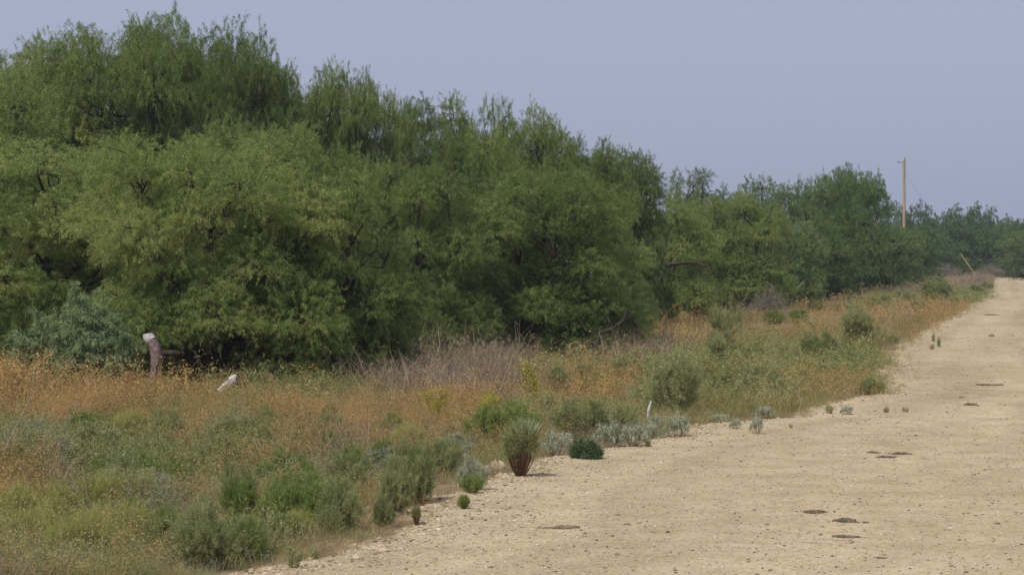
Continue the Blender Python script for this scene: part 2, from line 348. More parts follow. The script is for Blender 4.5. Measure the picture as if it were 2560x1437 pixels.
TR = [
 ('a', 945, 856, 222, 100, 'narrow back row mesquite stepping down at the right end of the tall left clump'),
 ('b', 480, 862, 75, 240, 'back row mesquite between the tallest crown and the dense one to its right'),
 ('a', 735, 858, 180, 170, 'back row mesquite whose round top sits between two wispy crowns of the left clump'),
 ('c', 20, 860, 125, 200, 'back row mesquite at the upper left corner of the clump'),
 ('b', 1210, 845, 330, 150, 'back row mesquite filling the gap under the narrow sprig'),
 ('a', 1450, 835, 350, 130, 'back row mesquite on the falling right side of the middle clump'),
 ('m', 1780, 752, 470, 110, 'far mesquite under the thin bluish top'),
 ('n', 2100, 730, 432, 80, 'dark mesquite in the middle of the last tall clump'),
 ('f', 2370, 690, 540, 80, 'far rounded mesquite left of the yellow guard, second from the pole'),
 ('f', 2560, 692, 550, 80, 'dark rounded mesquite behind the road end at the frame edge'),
 ('f', 2430, 690, 575, 80, 'low dark mesquite directly behind the slanting yellow guard'),
 # key, centre, base row, top row, half width, label
 ('a', 90, 925, 360, 400, 'light green feathery mesquite at the left frame edge, front row behind the blue-green shrub'),
 ('b', 520, 968, 350, 330, 'bright green mesquite in the front row right above the pinkish sawn stump'),
 ('c', 830, 962, 440, 230, 'low front mesquite drooping to the grass just right of the forked dark trunk'),
 ('b', -60, 880, 140, 300, 'tall mesquite in the back row cut off by the left edge of the picture'),
 ('a', 330, 872, 62, 270, 'tallest mesquite, its top reaching nearest to the top of the picture'),
 ('c', 150, 868, 115, 170, 'mesquite crown just left of the tallest one, with wispy top sprigs'),
 ('a', 590, 868, 118, 190, 'tall dense mesquite directly right of the tallest crown'),
 ('c', 860, 862, 182, 120, 'back row mesquite with wispy rounded top, right end of the tallest clump'),
 ('c', 1085, 846, 255, 150, 'back row mesquite with a pointed wispy top, first after the big step down'),
 ('s', 1228, 850, 245, 75, 'narrow sprig of a mesquite sticking up between two wider crowns'),
 ('a', 1330, 842, 290, 135, 'back row mesquite with three small peaks, right of the narrow sprig'),
 ('c', 1030, 905, 420, 210, 'mid row mesquite behind the grey dead grass, its left half in shade'),
 ('b', 1330, 888, 430, 270, 'wide rounded front mesquite spreading over the tan dead grass, curved low limb at right'),
 ('b', 1545, 822, 385, 135, 'mesquite with a feathery peak, right shoulder of the middle clump'),
 ('s', 1718, 752, 422, 90, 'thin bluish mesquite top standing clear against the sky, right of the middle clump'),
 ('c', 1655, 806, 505, 150, 'mesquite with a dark arching trunk over a shaded hollow'),
 ('a', 1830, 786, 490, 150, 'mid green mesquite right of the arching dark trunk'),
 ('m', 1880, 752, 452, 115, 'far mesquite with a blunt top, left of the low saddle'),
 ('m', 1975, 748, 470, 110, 'far mesquite in the low saddle before the dense dark crown'),
 ('n', 2060, 738, 440, 90, 'dark dense mesquite, left half of the last tall clump'),
 ('n', 2150, 734, 424, 85, 'dark dense mesquite, the last tall crown before the utility pole'),
 ('m', 2040, 757, 560, 135, 'low rounded mesquite in front of the dark dense crowns'),
 ('m', 2200, 728, 560, 115, 'low rounded mesquite beneath the right end of the dense crowns'),
 ('n', 2270, 718, 566, 90, 'low mesquite hiding the foot of the utility pole'),
 ('f', 2345, 691, 590, 70, 'low dark mesquite left of the slanting yellow guard'),
 ('f', 2480, 690, 592, 70, 'low dark mesquite over the end of the road, right of the yellow guard'),
 ('m', 2575, 700, 560, 75, 'pale green mesquite at the right frame edge behind the road end'),
 ('f', 2400, 688, 520, 70, 'far rounded mesquite right of the utility pole'),
 ('f', 2450, 688, 515, 60, 'far rounded mesquite on the skyline above the yellow guard'),
 ('f', 2300, 689, 512, 55, 'far mesquite on the skyline immediately right of the pole'),
 ('f', 2235, 688, 515, 60, 'far mesquite on the skyline just left of the pole'),
 ('f', 2520, 687, 545, 60, 'far mesquite beyond the road end, below the bluish hilltop trees'),
 ('n', 2510, 690, 560, 60, 'shaded mesquite right behind the far end of the road'),
 ('a', 300, 905, 400, 250, 'mid green mesquite between the left edge tree and the stump tree'),
 ('b', 700, 905, 320, 240, 'mid row mesquite in the middle of the left clump with a bare grey fork'),
 ('c', 1480, 850, 500, 170, 'mid row mesquite behind the right shoulder of the wide front one'),
 ('c', 1180, 870, 350, 200, 'mid row mesquite beneath the narrow sprig'),
 ('a', -300, 900, 200, 300, 'mesquite wholly left of the picture frame'),
 ('a', 1760, 770, 520, 120, 'mesquite low between the arching trunk and the far clump'),
 ('m', 1940, 765, 530, 120, 'mesquite at the back of the orange weed slope'),
]
for (k, cx, yb, top, hw, lab) in TR: tree(k, cx, yb, top, hw, lab)
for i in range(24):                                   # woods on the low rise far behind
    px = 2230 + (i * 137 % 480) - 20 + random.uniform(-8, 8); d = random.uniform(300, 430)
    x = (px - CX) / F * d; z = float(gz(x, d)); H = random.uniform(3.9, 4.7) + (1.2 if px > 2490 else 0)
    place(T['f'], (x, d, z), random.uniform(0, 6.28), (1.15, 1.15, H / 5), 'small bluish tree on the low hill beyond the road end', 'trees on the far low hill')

# ------------------------------------------------------------------ shrubs
def make_shrub(name, cat, H, R, stems, leafm, stemm, seed, LL=.05, LW=.006, nodes=14, per=3, leg=0.0, vase=1.0, a=(.5, .7, -.2), bend=.05, sub=3, sw=.005, droop=.1, leafname='foliage', dome=1.0, tintb=.5):
    global rng
    rng = np.random.default_rng(seed); root = empty(name, (0, 0, -50)); root['category'] = cat
    leaf, wood = MB(), MB()
    nb = 9; bt = rng.uniform(0, 6.28, nb); br = np.sqrt(rng.uniform(0, 1, nb)); bh = rng.uniform(.62, 1.08, nb); bi = rng.integers(0, nb, stems)
    bx = np.cos(bt[bi]) * br[bi] * .8 + rng.normal(0, .20, stems); by = np.sin(bt[bi]) * br[bi] * .8 + rng.normal(0, .20, stems)
    th = np.arctan2(by, bx); rr = np.minimum(np.hypot(bx, by), 1.15) * vase
    tip = np.stack([np.cos(th) * rr * R, np.sin(th) * rr * R, H * (1 - .45 * dome * (rr / max(vase, .01)) ** 2) * rng.uniform(.70, 1.05, stems) * bh[bi]], -1)
    base = tip * np.array([.12, .12, 0]) ; base[:, 2] = -.02
    t = np.linspace(0, 1, 5)
    bow = np.stack([np.cos(th), np.sin(th), 0 * th], -1) * R * .18
    P = base[:, None] + (tip - base)[:, None] * t[None, :, None] + bow[:, None] * np.sin(t * math.pi)[None, :, None]
    wood.ribbons(P, sw, rng.uniform(.3, .8, stems))
    # side shoots from upper part of each stem
    k = sub; tt = rng.uniform(max(leg, .12), .92, (stems, k))
    S = base[:, None] + (tip - base)[:, None] * tt[..., None] + bow[:, None] * np.sin(tt * math.pi)[..., None]
    ax = norm(tip - base)[:, None] * np.ones((1, k, 1))
    D = norm(ax + rng.normal(size=(stems, k, 3)) * .42).reshape(-1, 3); S = S.reshape(-1, 3)
    ll = np.linalg.norm(tip - base, axis=1).repeat(k) * rng.uniform(.18, .36, stems * k)
    tn = np.clip(tintb + rng.normal(0, .13, len(S)), 0, 1)
    shoots(leaf, wood, S, D, ll, droop, nodes, per, LL, LW, tn, a, bend, tw=sw * .6)
    shoots(leaf, None, S=P[:, 3], D=norm(P[:, 4] - P[:, 3]), l=np.linalg.norm(P[:, 4] - P[:, 3], axis=1) * 1.1, droop=droop, nodes=nodes, per=per, LL=LL, LW=LW, tint=tintb, a=a, bend=bend)
    part(root, wood.build('stems', stemm)); part(root, leaf.build(leafname, leafm))
    return root, H, R
M['lg_green'] = leafmat('fresh_forb_leaf', [(0, (.12, .165, .045)), (.5, (.26, .335, .095)), (1, (.44, .49, .17))], .3, 3)
M['bl_green'] = leafmat('sage_green_leaf', [(0, (.17, .19, .08)), (.5, (.33, .37, .155)), (1, (.50, .52, .26))], .3, 3)
M['dk_green'] = leafmat('dark_green_leaf', [(0, (.05, .09, .04)), (.5, (.12, .18, .08)), (1, (.22, .29, .13))], .25, 5)
M['silver'] = leafmat('silver_leaf', [(0, (.26, .29, .18)), (.5, (.43, .465, .33)), (1, (.62, .65, .50))], .2, 5)
M['yellow'] = leafmat('yellow_green_leaf', [(0, (.26, .28, .03)), (.5, (.50, .48, .05)), (1, (.68, .60, .08))], .35, 4)
M['yucca'] = leafmat('yucca_blade', [(0, (.22, .28, .16)), (.5, (.36, .43, .27)), (1, (.52, .58, .40))], .1, 4)
M['st_brown'] = matte('brown_stem', [(0, (.10, .055, .035)), (1, (.27, .17, .11))], 10, 0)
M['st_red'] = matte('reddish_stem', [(0, (.12, .06, .04)), (1, (.30, .19, .13))], 10, 0)
M['st_tan'] = matte('straw_stem', [(0, (.26, .19, .12)), (1, (.50, .42, .29))], 10, 0)
SH = {}
SH['feather'] = make_shrub('green_shrub', 'shrub', .55, .38, 170, M['lg_green'], M['st_brown'], 31, .045, .0045, 14, 3)
SH['feather2'] = make_shrub('green_shrub', 'shrub', .55, .36, 150, M['bl_green'], M['st_brown'], 32, .045, .0045, 14, 3, leg=.25)
SH['vase'] = make_shrub('brown_stemmed_shrub', 'shrub', .36, .22, 120, M['bl_green'], M['st_red'], 33, .026, .004, 8, 3, leg=.62, vase=.9, dome=.3, sw=.009)
SH['round'] = make_shrub('dark_green_shrub', 'shrub', .18, .15, 150, M['dk_green'], M['st_brown'], 34, .030, .006, 8, 3, dome=1.1, a=(.8, .6, 0))
SH['silver'] = make_shrub('silver_leaved_shrub', 'shrub', .20, .26, 48, M['silver'], M['st_tan'], 35, .030, .011, 5, 2, leg=.62, dome=.6, a=(1, .4, .0), sw=.007)
SH['airy'] = make_shrub('airy_shrub', 'shrub', .9, .55, 75, M['bl_green'], M['st_brown'], 36, .05, .005, 18, 3, vase=1, a=(.7, .4, .2), sub=5, sw=.007, dome=.7)
SH['tuft'] = make_shrub('road_seedling', 'seedling', .09, .07, 15, M['bl_green'], M['st_tan'], 37, .018, .005, 5, 2, a=(.8, .5, 0))
SH['pale'] = make_shrub('pale_seedhead_weed', 'weed', .42, .24, 70, M['silver'], M['st_tan'], 38, .030, .004, 12, 3, leg=.3, a=(.7, .3, .5), droop=.7, tintb=.3)
SH['yel'] = make_shrub('yellow_green_weed', 'weed', .35, .22, 22, M['yellow'], M['st_brown'], 39, .035, .016, 6, 2, a=(.9, .3, 0), sub=4)
SH['fountain'] = make_shrub('yellow_green_grass_tuft', 'grass tuft', .45, .40, 190, leafmat('lime_grass_blade', [(0, (.25, .27, .08)), (.5, (.44, .44, .14)), (1, (.62, .57, .24))], .3, 3), M['st_tan'], 40, .06, .003, 12, 2, a=(.4, .9, .1), droop=.3)
SH['dead'] = make_shrub('dead_grey_bush', 'bush', .8, .6, 120, M['twig_grey'], M['twig_grey'], 41, .05, .004, 8, 2, sub=6, sw=.008, a=(.8, .5, 0))
SH['blue'] = make_shrub('blue_green_shrub', 'shrub', 1.5, 1.0, 110, M['bluegreen'], M['bark'], 42, .08, .009, 18, 3, vase=1, a=(.6, .35, .55), droop=.5, sub=9, sw=.015)
SH['tall'] = make_shrub('yellow_leaved_sapling', 'sapling', 1.0, .13, 7, M['yellow'], M['st_brown'], 43, .05, .016, 6, 2, a=(.9, .3, .2), sub=7, sw=.008, dome=.1, tintb=.25)
def shrub(k, px, py, hpx, wpx, label, group=None, lean=(0, 0)):
    x, d = G(px, py); root, H, R = SH[k]
    sz = hpx / F * d / (H * 1.02); sx = (wpx / 2) / F * d / (R * 1.08)
    on = x > float(edge(d)) - .15
    z = float(rz(np.array(x), np.array(d))) if on else float(gz(x, d))
    return place(root, (x, d, z), random.uniform(0, 6.28), (sx, sx, sz), label, group, lean)
g1, g2, g3, g4 = 'green shrubs of the weedy verge', 'silvery plants at the gravel edge', 'small plants growing on the gravel', 'yellow-leaved plants in the orange weeds'
SP = [
 ('feather', 545, 1392, 110, 190, 'rounded green shrub lowest in the picture, in tan grass left of the gravel', g1),
 ('feather', 760, 1322, 130, 150, 'green shrub with bright tips, left part of the dense clump by the road edge', g1),
 ('feather2', 850, 1330, 130, 130, 'dark based green shrub at the lower right of the clump', g1),
 ('feather', 680, 1222, 90, 120, 'bushy leafy green shrub left of the pale stalks in the verge middle', g1),
 ('feather2', 985, 1290, 150, 110, 'upright sage green shrub at the gravel edge with thin brown feet', g1),
 ('feather2', 1035, 1262, 165, 130, 'tall sage green shrub overhanging the gravel, nearest the pale rocks', g1),
 ('feather', 960, 1200, 110, 110, 'green shrub behind the tall sage one, its top against orange weeds', g1),
 ('feather2', 1115, 1190, 95, 110, 'grey-green shrub with dark base behind the small drooping seedhead weed', g1),
 ('feather', 215, 1105, 90, 110, 'dome of bright green in the orange and grey weeds at upper left', g1),
 ('feather', 330, 1335, 120, 110, 'dark green leafy shrub right of the yellow-green grass tuft', g1),
 ('feather2', 590, 1265, 110, 110, 'green shrub in the middle of the lower left weeds', g1),
 ('feather', 90, 1160, 80, 90, 'small bright green shrub near the left edge below the long dead stalk', g1),
 ('feather', 420, 1215, 90, 130, 'flat topped green shrub in the centre of the left weeds', g1),
 ('feather2', 630, 1128, 75, 110, 'green shrub beside the greyish white weed heads', g1),
 ('feather', 240, 1235, 100, 120, 'deep green shrub behind the pale forked twigs', g1),
 ('feather2', 1000, 1122, 80, 80, 'small green shrub standing alone among orange weeds', g1),
 ('feather', 395, 992, 50, 110, 'blue-green shrub below the pinkish sawn stump', g1),
 ('feather', 740, 1135, 60, 90, 'green shrub at the border of the orange weeds left of centre', g1),
 ('pale', 1180, 1230, 110, 90, 'drooping pale seedhead weed at the gravel edge left of the brown stemmed shrub', None),
 ('feather', 1180, 1240, 50, 70, 'small green shrub at the foot of the pale drooping weed', g1),
 ('vase', 1300, 1195, 130, 125, 'vase shaped shrub with bare red-brown lower stems at the gravel edge', None),
 ('round', 1462, 1150, 50, 84, 'compact dark green round shrub alone on the gravel edge', None),
 ('feather', 1160, 1280, 38, 42, 'tiny dark green clump on the gravel below the pale drooping weed', None),
 ('vase', 1042, 1312, 50, 36, 'small brown twiggy clump at the foot of the tall sage shrub', None),
 ('silver', 1395, 1142, 60, 100, 'silvery shrub between the brown stemmed shrub and the dark round one', g2),
 ('silver', 1520, 1122, 66, 85, 'silvery shrub right behind the dark round one, left of a pair', g2),
 ('silver', 1580, 1122, 56, 80, 'silvery shrub on straw legs, right one of the pair by the dark round shrub', g2),
 ('silver', 1625, 1098, 46, 60, 'low silvery shrub behind the tiny blue seedling', g2),
 ('silver', 1695, 1096, 58, 84, 'silvery dome shrub with bare legs, the last big one before the open gravel', g2),
 ('silver', 1645, 1075, 36, 60, 'silvery tuft behind the silvery dome', g2),
 ('silver', 1840, 1077, 28, 34, 'small silvery ball on the gravel, left of a taller one', g2),
 ('silver', 1893, 1090, 45, 44, 'silvery plant spilling down on the gravel right of the small silvery ball', g2),
 ('silver', 1910, 1048, 34, 60, 'silvery plant at the grass edge above the spilling one', g2),
 ('silver', 1800, 1056, 22, 70, 'flat silvery plant along the grass edge', g2),
 ('tuft', 1620, 1122, 22, 24, 'tiny blue-green seedling right of the silvery pair', g3),
 ('tuft', 1978, 1073, 12, 14, 'tiniest seedling alone on open gravel', g3),
 ('tuft', 2075, 1038, 30, 30, 'small dark green plant on gravel at the corner of the grass', g3),
 ('silver', 2118, 1040, 22, 45, 'pale low plant right of the small dark green one', g3),
 ('tuft', 2217, 1036, 18, 20, 'left one of two small tufts side by side on the gravel', g3),
 ('tuft', 2264, 1034, 14, 20, 'right one of two small tufts side by side on the gravel', g3),
 ('tuft', 2333, 855, 25, 16, 'small upright weed, left one of a group on the far gravel', g3),
 ('tuft', 2348, 868, 28, 18, 'small pale weed, right one of the group on the far gravel', g3),
 ('tuft', 2330, 876, 16, 16, 'lowest little weed of the group on the far gravel', g3),
 ('tuft', 735, 1428, 66, 50, 'grey-green seedling on the gravel lip near the bottom, left of a smaller one', g3),
 ('tuft', 787, 1402, 38, 44, 'smaller brownish seedling on the gravel lip near the bottom', g3),
 ('tuft', 2345, 712, 14, 14, 'tiny green weed on the road close to its far end', g3),
 ('yel', 1225, 1058, 75, 75, 'yellow-green plant left of the yucca', g4),
 ('yel', 1405, 1058, 50, 60, 'small yellow-green plant right of the yucca', g4),
 ('yel', 1455, 1052, 50, 55, 'brightest yellow leaved plant leaning right, near the white stub', g4, (0, .35)),
 ('tall', 1328, 1040, 165, 60, 'tall slender sapling with yellow leaves rising behind the yucca', None),
 ('tall', 1095, 1055, 90, 60, 'short leaning sapling with sparse yellowish leaves beside a bare reddish stalk', None),
 ('airy', 1690, 1045, 190, 230, 'large airy green shrub in the verge behind the white stub', g1),
 ('airy', 1830, 985, 75, 90, 'small blue-green airy shrub right of the large airy one', g1),
 ('airy', 1815, 870, 115, 115, 'dark stemmed upright shrub at the foot of the far mesquites', g1),
 ('airy', 2140, 870, 115, 150, 'spreading green shrub in the middle of the far orange weeds', g1),
 ('airy', 1660, 880, 60, 90, 'airy shrub behind the large one, against orange weeds', g1),
 ('airy', 2120, 920, 55, 110, 'green shrub near the gravel corner below the spreading one', g1),
 ('feather2', 2180, 985, 45, 80, 'grey-green shrub at the sharp corner of the grass', g1),
 ('airy', 2230, 860, 30, 70, 'low olive shrub on the gravel edge right of the spreading one', g1),
 ('feather2', 2275, 755, 26, 40, 'small dark green shrub in the far verge left of the pale rounded one', g1),
 ('feather2', 2345, 752, 58, 100, 'pale rounded shrub near the far end of the verge', g1),
 ('feather', 2185, 765, 24, 50, 'small green shrub left of the far dark one', g1),
 ('feather', 2440, 735, 24, 40, 'low shrub on the last bend of the road edge', g1),
 ('feather2', 2470, 724, 20, 40, 'last low shrub where the grass tongue ends in the gravel', g1),
 ('airy', 1395, 985, 100, 100, 'blue-green airy shrub behind the tall yellow sapling', g1),
 ('airy', 1470, 960, 60, 90, 'low airy shrub at the right end of the dead grass', g1),
 ('airy', 1960, 960, 40, 60, 'small blue-green shrub in the middle of the right verge', g1),
 ('airy', 1880, 900, 40, 80, 'olive low shrub in the verge left of the spreading one', g1),
 ('blue', 165, 985, 275, 370, 'pale blue-green shrub in front of the left trees, above the orange weeds', None),
 ('blue', 285, 975, 200, 130, 'darker blue-green shrub between the pale one and the sawn stump', None),
 ('fountain', 175, 1400, 150, 190, 'yellow-green fountain of fine grass at lower left', 'yellow-green grass tufts'),
 ('fountain', 40, 1435, 110, 190, 'yellow-green grass tuft in the bottom left corner', 'yellow-green grass tufts'),
 ('fountain', 100, 1260, 90, 110, 'yellowish grass tuft near the left edge under the long dead stalk', 'yellow-green grass tufts'),
 ('pale', 210, 1420, 90, 110, 'pale curly leaved weed at the bottom left', 'pale weeds of the lower left'),
 ('pale', 150, 1190, 110, 100, 'greyish seedhead weed right of the long dead stalk', 'pale weeds of the lower left'),
 ('pale', 420, 1210, 60, 60, 'pale upright weed in the middle of the left verge', 'pale weeds of the lower left'),
 ('pale', 600, 1100, 50, 120, 'whitish weed patch left of the orange weeds', 'pale weeds of the lower left'),
 ('dead', 2355, 695, 36, 120, 'dead purplish grey bush left of the yellow guard', 'dead bushes'),
 ('dead', 2475, 694, 34, 90, 'dead greyish bush right of the yellow guard', 'dead bushes'),
 ('dead', 1530, 880, 60, 140, 'dead grey bush under the curved low limb', 'dead bushes'),
 ('dead', 1925, 790, 80, 110, 'dead grey bush in the shaded gap of the far mesquites', 'dead bushes'),
 ('dead', 1330, 868, 70, 110, 'dead bush with bare twigs under the wide front mesquite', 'dead bushes'),
 ('dead', 1030, 950, 90, 110, 'dead grey bush at the left end of the dead grass', 'dead bushes'),
 ('dead', 1240, 930, 70, 150, 'dead tan bush in the middle of the dead grass', 'dead bushes'),
]
for s in SP: shrub(*s[:7], **({'lean': s[7]} if len(s) > 7 else {}))

rngs = random.Random(5)
MARKS = [(378, 900, 'the pinkish sawn stump'), (40, 1090, 'the long pale stalk at the left edge'), (165, 1210, 'the pale forked twig'), (430, 1200, 'the thin arching twig'), (545, 1340, 'the lowest rounded green shrub'),
         (800, 1270, 'the dense green clump by the road'), (1035, 1180, 'the tall sage shrub at the gravel edge'), (1000, 1090, 'the small shrub alone among orange weeds'), (585, 960, 'the bleached sawn log'), (175, 1330, 'the fountain of fine yellow-green grass'),
         (690, 1170, 'the bushy leafy shrub in the verge middle'), (1315, 1080, 'the yucca'), (1690, 960, 'the large airy shrub'), (1626, 1015, 'the white stub'), (2140, 820, 'the spreading green shrub of the far verge'), (1815, 820, 'the dark stemmed upright shrub'),
         (2215, 960, 'the sharp corner of the grass'), (2345, 725, 'the pale rounded shrub near the road end'), (1328, 950, 'the tall yellow sapling'), (2105, 730, 'the pink stake'), (1895, 1060, 'the spilling silvery plant')]
SEEN = set()
def where(desc, px, py):
    for mxx, myy, nm in sorted(MARKS, key=lambda m: (m[0] - px) ** 2 + 2 * (m[1] - py) ** 2):
        dx, dy = px - mxx, py - myy; di = math.hypot(dx, dy)
        w_ = ('just ' if di < 80 else 'a little ' if di < 170 else 'well ') + ((('up' if dy < 0 else 'down') + ' and ' if abs(dy) > 40 and abs(dy) < abs(dx) else '') + ('left' if dx < 0 else 'right') + ' of' if abs(dx) >= abs(dy) else ('above' if dy < 0 else 'below'))
        l_ = desc + ' ' + w_ + ' ' + nm
        if l_ not in SEEN and len(l_.split()) <= 16: SEEN.add(l_); return l_
    return desc
extra = [('feather', 'small bright green shrub among the lower left weeds'), ('feather2', 'small sage green shrub among the lower left weeds'), ('pale', 'small pale seedy weed among the lower left weeds'), ('fountain', 'small yellowish grass tuft among the lower left weeds'), ('vase', 'small brown twiggy shrub among the lower left weeds')]
for i in range(74):
    k, lab = extra[[0, 1, 0, 2, 1, 3, 0, 4, 1, 2][i % 10]]
    py_ = rngs.uniform(1085, 1425); ex = np.interp(py_, [1050, 1150, 1228, 1312, 1437], [1250, 1250, 1110, 1020, 560]); px_ = rngs.uniform(-10, ex - 30)
    if px_ < 380 and py_ > 1270: k, lab = extra[3]
    h_ = rngs.uniform(50, 105) * (.6 + .5 * (py_ - 1050) / 380); h_ *= 1.45 * (1 if k != 'fountain' else 1.1); shrub(k, px_, py_, h_, h_ * rngs.uniform(.8, 1.3), where(lab.split(' among')[0], px_, py_ - h_ / 2), lab.replace('small', 'small').split(' among')[0] + 's in the lower left')
ext2 = [('airy', 'low airy shrub scattered in the right verge'), ('feather', 'low green shrub scattered in the right verge'), ('feather2', 'low sage green shrub scattered in the right verge')]
for i in range(42):
    k, lab = ext2[i % 3]; d_ = 21 + 90 * rngs.random() ** 1.7; x_ = float(edge(d_)) - rngs.uniform(.3, 6.5); py_ = HZ + EYE * F / d_; px_ = CX + F * x_ / d_
    if px_ < 1000: px_ += 500
    h_ = rngs.uniform(.22, .48) * F / d_; shrub(k, px_, py_, h_, h_ * rngs.uniform(1.1, 1.9), where(lab.split(' scattered')[0], px_, py_ - h_ / 2), lab.split(' scattered')[0] + 's of the right verge')

# yucca
rng = np.random.default_rng(50)
x, d = G(1315, 1125); yr = empty('yucca', (x, d, float(gz(x, d)))); tag(yr, 'stiff bladed pale green yucca behind the brown stemmed shrub', 'yucca')
mb = MB(); n = 110; th = rng.uniform(0, 6.28, n); el = rng.uniform(.95, 1.52, n)
D = np.stack([np.cos(th) * np.cos(el), np.sin(th) * np.cos(el), np.sin(el)], -1)
mb.blades(np.tile([[0, 0, .03]], (n, 1)) + D * .02, D, rng.uniform(.19, .29, n), .009, rng.uniform(.2, .9, n), -.02)
mb.build('blades', M['yucca'], yr)
mb = MB(); mb.tube([[0, 0, -.03], [.005, 0, .04], [0, .005, .09]], [.045, .05, .03], 8); mb.build('stem', M['st_brown'], yr)

# ------------------------------------------------------------------ ground cover of the verge
def tmpl(kind, lod):
    mb = MB(); k = {0: 1.0, 1: .8, 2: .6}[lod]; w = {0: 1.0, 1: 1.2, 2: 1.7}[lod]
    def stems(n, H, sp, wd, t, lean=.25, bow=.1):
        n = max(3, int(n * k)); b = np.stack([rng.normal(0, sp, n), rng.normal(0, sp, n), np.full(n, -.02)], -1)
        d = norm(np.stack([rng.normal(0, lean, n), rng.normal(0, lean, n), np.ones(n)], -1)); L = rng.uniform(.6, 1.1, n) * H
        mid = b + d * L[:, None] * .55; tip = b + d * L[:, None]; o = rng.normal(size=(n, 3)) * bow * L[:, None]; o[:, 2] = -np.abs(o[:, 2]); tip = tip + o
        s_ = norm(np.cross(d, rng.normal(size=(n, 3)))) * wd * w * .5
        V = np.stack([b - s_, b + s_, mid + s_ * .8, mid - s_ * .8, tip + s_ * .25, tip - s_ * .25], 1)
        i = np.arange(n)[:, None] * 6
        mb.add(V.reshape(-1, 3), np.concatenate([i + [0, 1, 2, 3], i + [3, 2, 4, 5]]), np.repeat(t + rng.normal(0, .08, n), 6))
        return b, mid, tip
    def flecks(b, mid, tip, m, L, W, t, up=.4, lo=.35):
        n = len(b); m = max(2, int(m * k)); u = rng.uniform(lo, 1.02, (n, m, 1)); P = b[:, None] * (1 - u) + tip[:, None] * u + rng.normal(size=(n, m, 3)) * .018
        P = P.reshape(-1, 3); mb.blades(P, norm(rng.normal(size=P.shape) + np.array([0, 0, up])), L * w ** .5, W * w, np.clip(t + rng.normal(0, .08, len(P)), 0, 1))
    if kind == 'orange':
        s = stems(9, .40, .05, .0035, .25); flecks(*s, 24, .011, .0065, .55, lo=.3); flecks(*s, 6, .03, .004, .15, lo=.1)
    elif kind == 'green':
        s = stems(14, .30, .05, .004, .4, .35); flecks(*s, 12, .04, .0055, .5, .9, .1)
    elif kind == 'dead':
        s = stems(26, .58, .10, .003, .5, .22, .12); flecks(*s, 3, .05, .003, .5, .3, .3)
    elif kind == 'tan':
        s = stems(40, .22, .07, .0032, .5, .45, .2)
    elif kind == 'olive':
        s = stems(34, .34, .07, .0035, .5, .3, .18); flecks(*s, 4, .018, .0045, .65, .3, .7)
    elif kind == 'pale':
        s = stems(12, .30, .06, .003, .5, .35); flecks(*s, 11, .020, .0045, .5, .5, .3)
    return mb
M['g_orange'] = leafmat('rusty_weed', [(0, (.24, .21, .09)), (.3, (.38, .27, .115)), (.6, (.53, .325, .13)), (1, (.62, .43, .20))], .25, .8, 0)
M['g_green'] = leafmat('verge_forb', [(0, (.13, .15, .055)), (.5, (.27, .295, .11)), (1, (.42, .42, .19))], .3, .8, 0)
M['g_dead'] = leafmat('dead_grass_straw', [(0, (.16, .125, .085)), (.5, (.31, .245, .17)), (1, (.46, .385, .28))], .2, 1.2, 0)
M['g_tan'] = leafmat('dry_grass_blade', [(0, (.28, .20, .11)), (.5, (.46, .35, .21)), (1, (.62, .51, .34))], .25, 1.2, 0)
M['g_olive'] = leafmat('olive_grass_blade', [(0, (.19, .19, .07)), (.5, (.32, .30, .12)), (1, (.50, .43, .20))], .3, .8, 0)
M['g_pale'] = leafmat('grey_green_forb', [(0, (.17, .17, .10)), (.5, (.30, .31, .20)), (1, (.46, .46, .34))], .25, 1.2, 0)
KINDS = ['orange', 'green', 'dead', 'tan', 'olive', 'pale']
rng = np.random.default_rng(60)
LIB = {k: [[tmpl(k, l) for _ in range(5)] for l in range(3)] for k in KINDS}
for k in KINDS:
    for l in range(3):
        LIB[k][l] = [(np.concatenate(m.v), np.concatenate(m.f), np.concatenate(m.t)) for m in LIB[k][l]]
